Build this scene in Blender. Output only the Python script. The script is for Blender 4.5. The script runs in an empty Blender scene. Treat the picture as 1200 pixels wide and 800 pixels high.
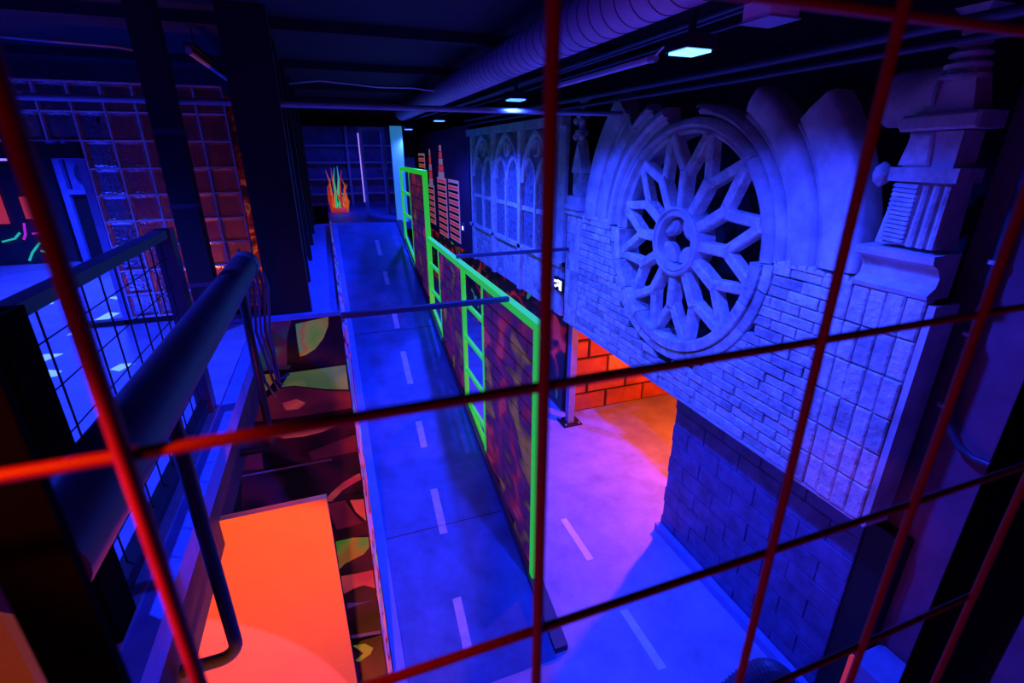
import bpy, bmesh, math, random
from mathutils import Vector, Matrix
random.seed(7)
R = math.radians
C = bpy.context.collection
scene = bpy.context.scene

# ------------------------------------------------------------------ camera
cam_d = bpy.data.cameras.new('camera')
cam = bpy.data.objects.new('camera', cam_d)
C.objects.link(cam)
cam.location = (0, 0, 4.6)
cam.rotation_euler = (R(69), 0, R(-20))
cam_d.sensor_width = 36
cam_d.lens = 36 * 574 / 1200
cam_d.clip_start = 0.02
cam_d.dof.use_dof = True
cam_d.dof.focus_distance = 5.0
cam_d.dof.aperture_fstop = 5.0
scene.camera = cam

# ------------------------------------------------------------------ world, light, exposure
world = bpy.data.worlds.new('world')
scene.world = world
world.use_nodes = True
bg = world.node_tree.nodes['Background']
bg.inputs[0].default_value = (0.02, 0.05, 1.0, 1)
bg.inputs[1].default_value = 0.006
vs = scene.view_settings
vs.view_transform = 'Standard'
vs.look = 'None'
vs.gamma = 1
vs.exposure = 0
vs.use_curve_mapping = False

BLUE = (0.018, 0.044, 1.0)

def light(name, kind, loc, col, power, target=None, size=0.2, spot=None, blend=0.3):
    d = bpy.data.lights.new(name, kind)
    d.energy = power
    d.color = col
    if kind == 'AREA':
        d.shape = 'DISK'
        d.size = size
    else:
        d.shadow_soft_size = size
    if kind == 'SPOT':
        d.spot_size = R(spot)
        d.spot_blend = blend
    o = bpy.data.objects.new(name, d)
    C.objects.link(o)
    o.location = loc
    if target is not None:
        o.rotation_euler = (Vector(target) - Vector(loc)).to_track_quat('-Z', 'Y').to_euler()
    return o

# blue floods along the duct side of the hall (their housings are built with the lamps below)
FLOODS = [(2.0, 2.60, 5.10, 950), (2.0, 5.38, 5.06, 760), (2.0, 9.2, 5.0, 1000), (2.0, 12.6, 5.0, 300)]
for x, y, z, p in FLOODS:
    light('blue_flood_light', 'SPOT', (x, y, z), BLUE, p, (x + 0.35, y + 0.15, 0), 0.06, 150, 0.9)
# blue floods over the left gallery
for x, y, z, p in [(-2.6, 3.2, 5.35, 850), (-2.7, 7.6, 5.35, 1000)]:
    light('blue_gallery_light', 'SPOT', (x, y, z), BLUE, p, (x, y, 0), 0.1, 140, 0.7)
# blue flood on the ceiling over the ramp, left of the duct
light('blue_ramp_light', 'SPOT', (0.75, 6.6, 5.55), BLUE, 420, (0.75, 7.0, 0), 0.12, 120, 0.8)
light('blue_landing_light', 'AREA', (1.0, 15.2, 5.3), BLUE, 45, (1.0, 15.4, 0), 0.3)
# warm floods: under the camera's platform, in the archway under the rose wall, behind the glass blocks; then some added tint spots
light('orange_pit_light', 'SPOT', (-0.30, 0.95, 2.45), (1.0, 0.16, 0.004), 240, (-0.80, 3.0, 1.25), 0.05, 72, 0.3)
light('orange_archway_light', 'POINT', (5.2, 5.15, 1.85), (1.0, 0.10, 0.008), 400, None, 0.06)
light('red_glass_light', 'AREA', (-1.4, 6.25, 3.08), (1.0, 0.16, 0.03), 9, (-1.4, 6.75, 4.2), 0.3)
light('red_platform_light', 'POINT', (-0.75, -0.55, 3.75), (1.0, 0.02, 0.10), 10, None, 0.1)
light('duct_tint_helper', 'SPOT', (1.0, -0.3, 3.3), (1.0, 0.08, 0.7), 22, (1.80, 2.6, 5.5), 0.08, 22, 0.7)  # added spot without a fixture, tints the duct purple
light('pink_patch_helper', 'SPOT', (0.02, 0.55, 2.7), (1.0, 0.12, 1.0), 230, (-3.4, 2.9, -1.4), 0.02, 70, 0.0)  # added spot, its hard cone edge draws the pink patch on the orange board
light('wire_tint_helper', 'SPOT', (-0.62, 0.02, 4.78), (1.0, 0.12, 0.0), 70, (-0.20, 0.235, 4.475), 0.02, 17, 0.5)  # added narrow spot, colours only the left stretch of wire orange
light('pink_stair_light', 'SPOT', (-0.55, 2.9, 2.95), (1.0, 0.06, 0.25), 8, (-0.5, 5.2, 1.6), 0.1, 130, 0.6)

# ------------------------------------------------------------------ materials
def nodes_of(m):
    m.use_nodes = True
    return m.node_tree.nodes, m.node_tree.links, m.node_tree.nodes['Principled BSDF']

def mat(name, col, rough=0.6, metal=0.0, var=0.0, scale=4.0, bump=0.0, bscale=30.0, emit=None, estr=0.0, spec=0.4, detail=5):
    m = bpy.data.materials.new(name)
    n, l, p = nodes_of(m)
    p.inputs['Base Color'].default_value = (*col, 1)
    p.inputs['Roughness'].default_value = rough
    p.inputs['Metallic'].default_value = metal
    p.inputs['Specular IOR Level'].default_value = spec
    tc = n.new('ShaderNodeNewGeometry')
    if var > 0:
        no = n.new('ShaderNodeTexNoise')
        no.inputs['Scale'].default_value = scale
        no.inputs['Detail'].default_value = detail
        no.inputs['Roughness'].default_value = 0.65
        l.new(tc.outputs['Position'], no.inputs['Vector'])
        cr = n.new('ShaderNodeValToRGB')
        cr.color_ramp.elements[0].position = 0.3
        cr.color_ramp.elements[1].position = 0.7
        cr.color_ramp.elements[0].color = (*[c * (1 - var) for c in col], 1)
        cr.color_ramp.elements[1].color = (*[min(1, c * (1 + var * 0.6)) for c in col], 1)
        l.new(no.outputs['Fac'], cr.inputs['Fac'])
        l.new(cr.outputs['Color'], p.inputs['Base Color'])
    if bump > 0:
        nb = n.new('ShaderNodeTexNoise')
        nb.inputs['Scale'].default_value = bscale
        nb.inputs['Detail'].default_value = 6
        l.new(tc.outputs['Position'], nb.inputs['Vector'])
        b = n.new('ShaderNodeBump')
        b.inputs['Strength'].default_value = bump
        b.inputs['Distance'].default_value = 0.02
        l.new(nb.outputs['Fac'], b.inputs['Height'])
        l.new(b.outputs['Normal'], p.inputs['Normal'])
    if emit:
        p.inputs['Emission Color'].default_value = (*emit, 1)
        p.inputs['Emission Strength'].default_value = estr
    return m

def mural(name, stops, scale, dist=1.5, glow=0.25, seed=0.0, sc=(1, 1, 1.5)):
    """flat painted mural: bands of fluorescent and dark paint"""
    m = bpy.data.materials.new(name)
    n, l, p = nodes_of(m)
    tc = n.new('ShaderNodeNewGeometry')
    mp = n.new('ShaderNodeMapping')
    mp.inputs['Location'].default_value = (seed, seed * 1.7, seed * 0.6)
    mp.inputs['Scale'].default_value = sc
    l.new(tc.outputs['Position'], mp.inputs['Vector'])
    no = n.new('ShaderNodeTexNoise')
    no.inputs['Scale'].default_value = scale
    no.inputs['Detail'].default_value = 0.6
    no.inputs['Distortion'].default_value = dist
    l.new(mp.outputs['Vector'], no.inputs['Vector'])
    cr = n.new('ShaderNodeValToRGB')
    el = cr.color_ramp.elements
    el[0].position, el[0].color = stops[0][0], (*stops[0][1], 1)
    el[1].position, el[1].color = stops[-1][0], (*stops[-1][1], 1)
    for pos, c in stops[1:-1]:
        e = el.new(pos)
        e.color = (*c, 1)
    l.new(no.outputs['Fac'], cr.inputs['Fac'])
    l.new(cr.outputs['Color'], p.inputs['Base Color'])
    l.new(cr.outputs['Color'], p.inputs['Emission Color'])
    p.inputs['Emission Strength'].default_value = glow
    p.inputs['Roughness'].default_value = 0.45
    return m

M = {}
M['concrete'] = mat('painted_concrete', (0.36, 0.38, 0.62), 0.55, 0, 0.28, 2.2, 0.12, 40)
M['ramp'] = mat('ramp_paint', (0.05, 0.13, 0.40), 0.55, 0, 0.38, 3.0, 0.12, 40)
M['curb'] = mat('curb_paint', (0.16, 0.27, 0.75), 0.5, 0, 0.2, 6)
M['dash'] = mat('dash_paint', (0.85, 0.85, 0.9), 0.6, 0, 0.15, 9)
M['glowdash'] = mat('fluorescent_white_mark', (0.85, 0.9, 0.95), 0.6, 0, 0.15, 9, emit=(0.25, 0.6, 1.0), estr=0.7)
M['rdash'] = mat('worn_dash_paint', (0.40, 0.45, 0.85), 0.6, 0, 0.25, 9)
M['stone'] = mat('white_plaster', (0.86, 0.86, 0.86), 0.8, 0, 0.5, 7, 1.0, 20)
M['stone2'] = mat('grey_plaster', (0.58, 0.58, 0.60), 0.8, 0, 0.5, 7, 1.0, 20)
M['stone3'] = mat('pale_plaster', (0.95, 0.95, 0.95), 0.8, 0, 0.4, 8, 1.0, 24)
M['mortar'] = mat('mortar', (0.035, 0.035, 0.05), 0.9, 0, 0.3, 12)
M['mould'] = mat('smooth_plaster', (0.66, 0.66, 0.70), 0.7, 0, 0.45, 3.2, 0.25, 14)
M['black'] = mat('black_paint', (0.012, 0.012, 0.014), 0.6, 0, 0.2, 4)
M['blackmetal'] = mat('black_metal', (0.02, 0.02, 0.025), 0.35, 0.2)
M['darkwall'] = mat('dark_wall', (0.035, 0.03, 0.045), 0.7, 0, 0.4, 3, 0.1, 25)
M['purplewall'] = mat('dark_purple_wall', (0.16, 0.06, 0.13), 0.7, 0, 0.25, 3, 0.1, 25)
M['block'] = mat('dark_blue_block', (0.10, 0.12, 0.36), 0.45, 0, 0.5, 5, 0.4, 18)
M['ceiling'] = mat('black_ceiling', (0.016, 0.018, 0.03), 0.8, 0, 0.3, 2)
M['ply'] = mat('dark_plywood', (0.24, 0.09, 0.17), 0.6, 0, 0.35, 2.2, 0.15, 9)
M['metal'] = mat('galvanised_metal', (0.62, 0.5, 0.66), 0.5, 0.1, 0.12, 10)
M['seam'] = mat('dark_seam', (0.08, 0.06, 0.09), 0.5, 0.4)
M['pipe'] = mat('blue_grey_pipe', (0.35, 0.36, 0.45), 0.4, 0.2, 0.15, 8)
M['dimpipe'] = mat('dark_pipe', (0.07, 0.075, 0.14), 0.4, 0.3)
M['tube'] = mat('white_tube', (0.8, 0.75, 0.85), 0.3)
M['pad'] = mat('padded_vinyl', (0.10, 0.08, 0.13), 0.38, 0, 0.15, 5)
M['wire'] = mat('red_lit_wire', (0.26, 0.005, 0.008), 0.5, 0.0, 0.2, 30)  # red light falling on the wires is put into the base colour
M['post'] = mat('black_post', (0.0012, 0.0008, 0.001), 0.8, spec=0.03)
M['green'] = mat('fluorescent_green_paint', (0.22, 0.8, 0.04), 0.5, 0, 0.08, 12, emit=(0.03, 1.0, 0.04), estr=0.40)
M['orange'] = mat('orange_panel_paint', (1.0, 0.42, 0.09), 0.6, 0, 0.06, 6)
M['orangeboard'] = mat('glowing_orange_board', (0.55, 0.13, 0.02), 0.6, 0, 0.2, 3, emit=(1.0, 0.13, 0.0), estr=0.12)  # orange glow added to the board's own colour
M['oblock'] = mat('orange_painted_block', (0.80, 0.42, 0.10), 0.55, 0, 0.35, 2.5, 0.15, 20)
M['oblock2'] = mat('red_painted_block', (0.50, 0.14, 0.06), 0.55, 0, 0.4, 2.5, 0.15, 20)
M['joint'] = mat('black_joint', (0.02, 0.01, 0.01), 0.8)
PUR, MAG, GRN, ORG, DRK = (0.07, 0.008, 0.06), (0.22, 0.01, 0.09), (0.16, 0.42, 0.07), (0.55, 0.16, 0.05), (0.008, 0.004, 0.012)
M['mural_wall'] = mural('leaf_mural', [(0.30, ORG), (0.37, GRN), (0.415, (0.20, 0.40, 0.16)), (0.42, DRK), (0.46, DRK), (0.465, (0.05, 0.06, 0.05)), (0.50, PUR), (0.545, (0.10, 0.01, 0.05)), (0.55, DRK), (0.57, DRK), (0.575, MAG), (0.62, (0.45, 0.02, 0.07)), (0.66, PUR)], 1.15, 0.9, 0.12, 3.1)
M['mural_step'] = mural('step_mural', [(0.36, DRK), (0.46, PUR), (0.56, (0.13, 0.006, 0.05)), (0.66, DRK)], 1.6, 0.5, 0.10, 9.3)
M['mural_dark'] = mat('dark_mural_paint', (0.05, 0.008, 0.035), 0.45, 0, 0.6, 2.5)
M['mural_ink'] = mat('black_mural_paint', (0.008, 0.004, 0.012), 0.45)
GLOW = 0.16
M['paint_dusk'] = mural('dusk_paint', [(0.30, (0.04, 0.07, 0.06)), (0.45, (0.10, 0.02, 0.08)), (0.55, (0.14, 0.02, 0.06)), (0.65, (0.05, 0.16, 0.14))], 1.8, 0.3, GLOW, 1.1)
M['paint_lime'] = mural('lime_paint', [(0.34, (0.10, 0.45, 0.03)), (0.48, (0.40, 0.38, 0.06)), (0.58, (0.55, 0.20, 0.04)), (0.66, (0.16, 0.40, 0.10))], 2.6, 0.3, GLOW * 1.4, 2.3)
M['paint_sage'] = mural('sage_paint', [(0.35, (0.22, 0.36, 0.10)), (0.55, (0.14, 0.30, 0.12)), (0.68, (0.32, 0.38, 0.10))], 2.2, 0.3, GLOW * 1.3, 3.3)
M['paint_magenta'] = mural('magenta_paint', [(0.35, (0.10, 0.008, 0.06)), (0.52, (0.20, 0.012, 0.07)), (0.66, (0.32, 0.02, 0.07))], 2.2, 0.3, GLOW, 4.3)
M['paint_rose'] = mural('rose_paint', [(0.35, (0.55, 0.03, 0.09)), (0.55, (0.75, 0.08, 0.10)), (0.68, (0.40, 0.02, 0.08))], 2.8, 0.3, GLOW * 2, 5.3)
M['paint_violet'] = mural('violet_paint', [(0.4, (0.12, 0.04, 0.30)), (0.6, (0.2, 0.06, 0.45))], 3, 0.3, GLOW, 6.3)
M['mural_thin'] = mural('streaky_mural', [(0.25, DRK), (0.30, (0.1, 0.8, 0.3)), (0.40, (0.2, 0.2, 0.9)), (0.46, DRK), (0.52, (0.8, 0.15, 0.35)), (0.58, (0.2, 0.3, 0.8)), (0.70, (0.9, 0.3, 0.2))], 3.2, 1.0, 0.07, 1.3, (9, 0.7, 0.9))
M['mural_brick'] = mural('painted_brick', [(0.28, (0.40, 0.20, 0.03)), (0.36, (0.16, 0.08, 0.02)), (0.42, (0.10, 0.012, 0.07)), (0.58, (0.14, 0.02, 0.10)), (0.66, (0.35, 0.02, 0.05)), (0.72, (0.6, 0.05, 0.09))], 2.1, 0.6, 0.22, 5.2)
M['mural_low'] = mural('neon_leaf_mural', [(0.28, (0.1, 0.7, 0.25)), (0.34, DRK), (0.44, (0.015, 0.012, 0.05)), (0.56, (0.03, 0.015, 0.06)), (0.62, (0.5, 0.01, 0.02)), (0.70, (0.8, 0.05, 0.1))], 1.6, 1.0, 0.2, 2.2)
M['white_stripe'] = mat('fluorescent_white_paint', (0.9, 0.75, 0.8), 0.5, emit=(1.0, 0.55, 0.6), estr=0.14)
M['red_stripe'] = mat('fluorescent_red_paint', (0.8, 0.1, 0.1), 0.5, emit=(1.0, 0.06, 0.05), estr=0.3)
M['sign_white'] = mat('lit_sign_white', (1, 1, 1), 0.5, emit=(1.0, 0.95, 1.0), estr=1.6)
M['lamp_glow'] = mat('lit_lamp_glass', (0.5, 0.7, 1), 0.3, emit=(0.08, 0.27, 1.0), estr=6)
M['fitting_glow'] = mat('lit_fitting_glass', (0.5, 0.6, 1), 0.3, emit=(0.05, 0.18, 1.0), estr=4)
M['strip_glow'] = mat('lit_purple_strip', (0.5, 0.3, 1), 0.3, emit=(0.35, 0.2, 1.0), estr=1.2)
M['neon_g'] = mat('neon_green_paint', (0.1, 0.9, 0.3), 0.5, emit=(0.03, 0.9, 0.25), estr=0.4)
M['neon_p'] = mat('neon_pink_paint', (0.9, 0.1, 0.5), 0.5, emit=(0.9, 0.03, 0.35), estr=0.4)
M['neon_r'] = mat('neon_red_paint', (0.9, 0.1, 0.06), 0.5, emit=(1.0, 0.05, 0.02), estr=0.32)
M['neon_o'] = mat('neon_orange_paint', (0.9, 0.3, 0.06), 0.5, emit=(1.0, 0.22, 0.02), estr=0.3)
M['cyan_post'] = mat('pale_cyan_paint', (0.5, 0.85, 0.9), 0.5, emit=(0.05, 0.5, 0.7), estr=0.25)
M['frame'] = mat('blue_frame_paint', (0.22, 0.27, 0.55), 0.45, 0, 0.2, 6)
M['redback'] = mural('red_paint_with_glints', [(0.40, (0.02, 0.003, 0.004)), (0.50, (0.22, 0.03, 0.02)), (0.60, (0.10, 0.015, 0.01)), (0.66, (0.9, 0.4, 0.08)), (0.72, (0.1, 0.3, 0.05))], 6.5, 1.2, 0.0, 4.4)  # orange specks paint the glints seen through the glass blocks
M['leadglass'] = mat('textured_relief', (0.28, 0.30, 0.38), 0.35, 0, 0.9, 14, 1.0, 30)

gm = bpy.data.materials.new('ripple_glass')
n_, l_, p_ = nodes_of(gm)
p_.inputs['Base Color'].default_value = (0.55, 0.5, 0.5, 1)
p_.inputs['Transmission Weight'].default_value = 0.95
p_.inputs['Roughness'].default_value = 0.08
p_.inputs['IOR'].default_value = 1.42
tc_ = n_.new('ShaderNodeTexCoord')
nz_ = n_.new('ShaderNodeTexNoise')
nz_.inputs['Scale'].default_value = 34
l_.new(tc_.outputs['Object'], nz_.inputs['Vector'])
bp_ = n_.new('ShaderNodeBump')
bp_.inputs['Strength'].default_value = 0.45
bp_.inputs['Distance'].default_value = 0.03
l_.new(nz_.outputs['Fac'], bp_.inputs['Height'])
l_.new(bp_.outputs['Normal'], p_.inputs['Normal'])
M['glass'] = gm

# ------------------------------------------------------------------ mesh helpers
class MB:
    def __init__(s):
        s.v, s.f = [], []
    def add(s, vs, fs):
        o = len(s.v)
        s.v += [tuple(v) for v in vs]
        s.f += [tuple(i + o for i in f) for f in fs]
        return s
    def box(s, x0, x1, y0, y1, z0, z1):
        return s.add([(x0, y0, z0), (x1, y0, z0), (x1, y1, z0), (x0, y1, z0), (x0, y0, z1), (x1, y0, z1), (x1, y1, z1), (x0, y1, z1)],
                     [(3, 2, 1, 0), (4, 5, 6, 7), (0, 1, 5, 4), (1, 2, 6, 5), (2, 3, 7, 6), (3, 0, 4, 7)])
    def hexa(s, pts):
        return s.add(pts, [(3, 2, 1, 0), (4, 5, 6, 7), (0, 1, 5, 4), (1, 2, 6, 5), (2, 3, 7, 6), (3, 0, 4, 7)])
    def tube(s, path, r, n=12, cap=True):
        path = [Vector(p) for p in path]
        rs = r if isinstance(r, (list, tuple)) else [r] * len(path)
        rings = []
        t0 = (path[1] - path[0]).normalized()
        up = Vector((0, 0, 1)) if abs(t0.z) < 0.9 else Vector((0, 1, 0))
        a = t0.cross(up).normalized()
        for i, p in enumerate(path):
            if i == 0: t = t0
            elif i == len(path) - 1: t = (path[i] - path[i - 1]).normalized()
            else: t = ((path[i + 1] - p).normalized() + (p - path[i - 1]).normalized()).normalized()
            a = (a - t * a.dot(t)).normalized()
            b = t.cross(a)
            rings.append([p + (a * math.cos(2 * math.pi * k / n) + b * math.sin(2 * math.pi * k / n)) * rs[i] for k in range(n)])
        vs = [q for r_ in rings for q in r_]
        fs = [(i * n + k, i * n + (k + 1) % n, (i + 1) * n + (k + 1) % n, (i + 1) * n + k) for i in range(len(path) - 1) for k in range(n)]
        if cap:
            fs += [tuple(reversed(range(n))), tuple((len(path) - 1) * n + k for k in range(n))]
        return s.add(vs, fs)
    def lathe(s, x, y, prof, n=16):
        """profile [(r,z)...] about a vertical axis"""
        vs = [(x + r * math.cos(2 * math.pi * k / n), y + r * math.sin(2 * math.pi * k / n), z) for r, z in prof for k in range(n)]
        m = len(prof)
        fs = [(i * n + k, i * n + (k + 1) % n, (i + 1) * n + (k + 1) % n, (i + 1) * n + k) for i in range(m - 1) for k in range(n)]
        fs += [tuple(reversed(range(n))), tuple((m - 1) * n + k for k in range(n))]
        return s.add(vs, fs)
    def piece(s, poly, xf, xb, ch=0.008):
        """convex (y,z) outline, front at xf (facing -X) with chamfered edge, back at xb"""
        k = len(poly)
        area = sum(poly[i][0] * poly[(i + 1) % k][1] - poly[(i + 1) % k][0] * poly[i][1] for i in range(k))
        if area < 0: poly = poly[::-1]
        ins = inset(poly, ch)
        vs = [(xb, y, z) for y, z in poly] + [(xf + ch, y, z) for y, z in poly] + [(xf, y, z) for y, z in ins]
        fs = [tuple(reversed(range(k))), tuple(2 * k + i for i in range(k))]
        for i in range(k):
            j = (i + 1) % k
            fs += [(i, j, k + j, k + i), (k + i, k + j, 2 * k + j, 2 * k + i)]
        return s.add(vs, fs)
    def extrude_y(s, poly, y0, y1):
        """(x,z) outline swept along Y"""
        k = len(poly)
        vs = [(x, y0, z) for x, z in poly] + [(x, y1, z) for x, z in poly]
        return s.add(vs, [tuple(reversed(range(k))), tuple(k + i for i in range(k))] + [(i, (i + 1) % k, k + (i + 1) % k, k + i) for i in range(k)])
    def extrude_x(s, poly, x0, x1):
        """(y,z) outline swept along X"""
        k = len(poly)
        vs = [(x0, y, z) for y, z in poly] + [(x1, y, z) for y, z in poly]
        return s.add(vs, [tuple(reversed(range(k))), tuple(k + i for i in range(k))] + [(i, (i + 1) % k, k + (i + 1) % k, k + i) for i in range(k)])
    def arc(s, cy, cz, a0, a1, prof, n=24):
        """profile [(r,x)...] swept about the X axis through (cy,cz); angle 0 points to -Y"""
        m = len(prof)
        full = abs(a1 - a0) >= 359.9
        st = n if full else n + 1
        vs = []
        for i in range(st):
            a = R(a0 + (a1 - a0) * i / n)
            vs += [(x, cy - r * math.cos(a), cz + r * math.sin(a)) for r, x in prof]
        fs = []
        for i in range(n):
            j = (i + 1) % st
            fs += [(i * m + k, i * m + (k + 1) % m, j * m + (k + 1) % m, j * m + k) for k in range(m)]
        if not full:
            fs += [tuple(range(m)), tuple(reversed([n * m + k for k in range(m)]))]
        return s.add(vs, fs)
    def build(s, name, m, parent=None, smooth=False, label=None):
        bm = bmesh.new()
        vs = [Vector(v) for v in s.v]
        lo = Vector([min(v[i] for v in vs) for i in range(3)])
        hi = Vector([max(v[i] for v in vs) for i in range(3)])
        org = Vector(((lo.x + hi.x) / 2, (lo.y + hi.y) / 2, lo.z))
        bv = [bm.verts.new(v - org) for v in vs]
        for f in s.f:
            try: bm.faces.new([bv[i] for i in f])
            except ValueError: pass
        bmesh.ops.recalc_face_normals(bm, faces=bm.faces)
        me = bpy.data.meshes.new(name)
        bm.to_mesh(me)
        bm.free()
        me.materials.append(M[m] if isinstance(m, str) else m)
        if smooth:
            me.polygons.foreach_set('use_smooth', [True] * len(me.polygons))
            me.set_sharp_from_angle(angle=R(40))
        o = bpy.data.objects.new(name, me)
        C.objects.link(o)
        o.location = org
        if parent: attach(o, parent)
        if label: o['label'] = label
        return o

def inset(poly, d):
    k = len(poly)
    out = []
    for i in range(k):
        p0, p1, p2 = poly[i - 1], poly[i], poly[(i + 1) % k]
        def nrm(a, b):
            dx, dy = b[0] - a[0], b[1] - a[1]
            L = math.hypot(dx, dy) or 1e-9
            return (-dy / L, dx / L)
        n1, n2 = nrm(p0, p1), nrm(p1, p2)
        den = 1 + n1[0] * n2[0] + n1[1] * n2[1]
        den = max(den, 0.3)
        out.append((p1[0] + (n1[0] + n2[0]) * d / den, p1[1] + (n1[1] + n2[1]) * d / den))
    return out

WL = {}
def attach(o, parent):
    base = WL.get(parent.name, parent.location)
    wl = Vector(o.location)
    o.parent = parent
    o.location = wl - Vector(base)
    WL[o.name] = wl

def thing(name, loc, label, cat, group=None):
    o = bpy.data.objects.new(name, None)
    o.empty_display_size = 0.1
    C.objects.link(o)
    o.location = loc
    WL[o.name] = Vector(loc)
    return tag(o, label, cat, group)

def tag(o, label, cat, group=None, kind=None):
    if label: o['label'] = label
    if cat: o['category'] = cat
    if group: o['group'] = group
    if kind: o['kind'] = kind
    if o.name not in WL: WL[o.name] = Vector(o.location)
    return o

def struct(o, label=None):
    o['kind'] = 'structure'
    if label: o['label'] = label
    WL[o.name] = Vector(o.location)
    return o

def box(name, m, x0, x1, y0, y1, z0, z1, parent=None, label=None):
    return MB().box(x0, x1, y0, y1, z0, z1).build(name, m, parent, label=label)

def share(src, name, loc, parent, rot=None, m=None):
    """one more piece of the same mesh at world position loc"""
    o = bpy.data.objects.new(name, src.data if hasattr(src, 'data') else src)
    C.objects.link(o)
    o.location = loc
    if rot: o.rotation_euler = rot
    if parent: attach(o, parent)
    return o

# ------------------------------------------------------------------ the shell
struct(box('floor', 'concrete', -7.2, 9, -2.5, 20, -0.12, 0), 'painted concrete lower floor')
ceil = struct(box('ceiling', 'ceiling', -7.2, 9, -2.5, 20, 5.8, 5.95), 'black ceiling with joists')
jm = box('joist', 'ceiling', -7.2, 9, 1.0, 1.12, 5.70, 5.8, ceil)
for y in (3.4, 5.9, 8.3, 10.8, 13.2, 15.6): share(jm, 'joist', (0.9, y, 5.70), ceil)
struct(box('wall_left', 'darkwall', -7.3, -7.2, -2.5, 20, 0, 5.95), 'dark left wall')
struct(box('wall_back', 'darkwall', -7.2, 9, -2.6, -2.5, 0, 5.95), 'dark wall behind the camera')
struct(box('wall_far', 'darkwall', -7.2, 9, 20, 20.1, 0, 5.95), 'dark end wall')
struct(box('wall_outer', 'darkwall', 9, 9.1, -2.5, 20, 0, 5.95), 'dark outer wall')

# right: plywood wall next to the camera
struct(box('wall_plywood', 'ply', 3.72, 3.82, -2.5, 1.90, 0, 5.8), 'dark stained plywood wall right of the rose wall')
# right: upper wall behind the rose window and soffit under it
struct(box('wall_rose_back', 'ceiling', 4.05, 4.15, 1.84, 12.5, 2.08, 5.8), 'dark wall behind the stone facade')
struct(box('ceiling_archway', 'darkwall', 3.62, 9, 1.84, 18, 2.0, 2.08), 'underside over the archway')
# right: dark skyline wall
struct(box('wall_skyline', 'purplewall', 3.42, 3.6, 12.5, 19.9, 2.08, 5.25), 'dark purple wall carrying the skyline art')
# right, lower storey: mural wall under the window facade
struct(box('wall_mural', 'mural_low', 3.72, 3.84, 7.45, 19.9, 0, 2.0), 'dark mural wall under the gothic windows')

# lower block wall, each block a piece
lw = struct(box('wall_block', 'joint', 3.60, 3.80, 1.90, 4.16, 0, 2.0), 'dark painted block wall under the rose facade')
rows, hh = 9, 2.0 / 9
std = None
for r in range(rows):
    y = 1.90 - (0.25 if r % 2 else 0)
    while y < 4.15:
        y0, y1 = max(y, 1.90), min(y + 0.5, 4.17)
        if y1 - y0 > 0.05:
            xf = 3.585 - random.random() * 0.007
            MB().piece([(y0 + .003, r * hh + .003), (y1 - .003, r * hh + .003), (y1 - .003, (r + 1) * hh - .003), (y0 + .003, (r + 1) * hh - .003)], xf, 3.60, 0.006).build('block', 'block', lw)
        y += 0.5
struct(box('baseboard_block', 'curb', 3.50, 3.575, 1.90, 4.17, 0, 0.11), 'low kerb along the block wall')

# archway back wall of large painted blocks
aw = struct(box('wall_archway', 'joint', 3.75, 8.9, 7.36, 7.45, 0, 2.0), 'painted block wall at the back of the archway')
hh = 0.36
for r in range(6):
    x = 3.75 - (0.42 if r % 2 else 0)
    while x < 8.8:
        x0, x1 = max(x, 3.76), min(x + 0.84, 8.88)
        z1 = min((r + 1) * hh, 1.99)
        if x1 - x0 > 0.06:
            p = MB()
            g = .018
            yf = 7.335 - random.random() * 0.01
            c = 0.012
            p.hexa([(x0 + g + c, yf, r * hh + g + c), (x1 - g - c, yf, r * hh + g + c), (x1 - g, 7.36, r * hh + g), (x0 + g, 7.36, r * hh + g),
                    (x0 + g + c, yf, z1 - g - c), (x1 - g - c, yf, z1 - g - c), (x1 - g, 7.36, z1 - g), (x0 + g, 7.36, z1 - g)])
            p.build('block', 'oblock' if random.random() < .55 and x > 4.2 else 'oblock2', aw)
        x += 0.84
struct(box('wall_archway_side', 'oblock2', 8.8, 8.9, 1.9, 7.36, 0, 2.0), 'red wall at the side of the archway')

# left gallery floor (upper level), ledge and far landing
gal = struct(box('floor_gallery', 'concrete', -7.2, -0.86, -2.5, 5.4, 2.82, 3.0), 'upper gallery floor')
struct(box('floor_gallery_far', 'concrete', -7.2, -0.45, 5.4, 13.0, 2.82, 3.0), 'far part of the upper gallery floor')
struct(box('trim_1', 'curb', -0.86, -0.765, -2.5, 5.39, 2.86, 2.99), 'blue kerb on the gallery edge')
struct(box('floor_ledge', 'curb', -0.45, -0.015, 5.4, 13.0, 2.86, 3.0), 'narrow blue ledge beside the ramp')
struct(box('trim_3', 'curb', -1.2, -.015, 5.31, 5.395, 2.985, 3.03), 'blue nosing on the ledge front')
struct(box('floor_landing', 'ramp', -0.015, 2.3, 12.72, 19.9, 2.82, 3.0), 'upper landing at the head of the ramp')
struct(box('floor_platform', 'concrete', -0.76, 3.7, -2.5, 0.16, 2.82, 3.0), 'platform under the viewpoint')

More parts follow.
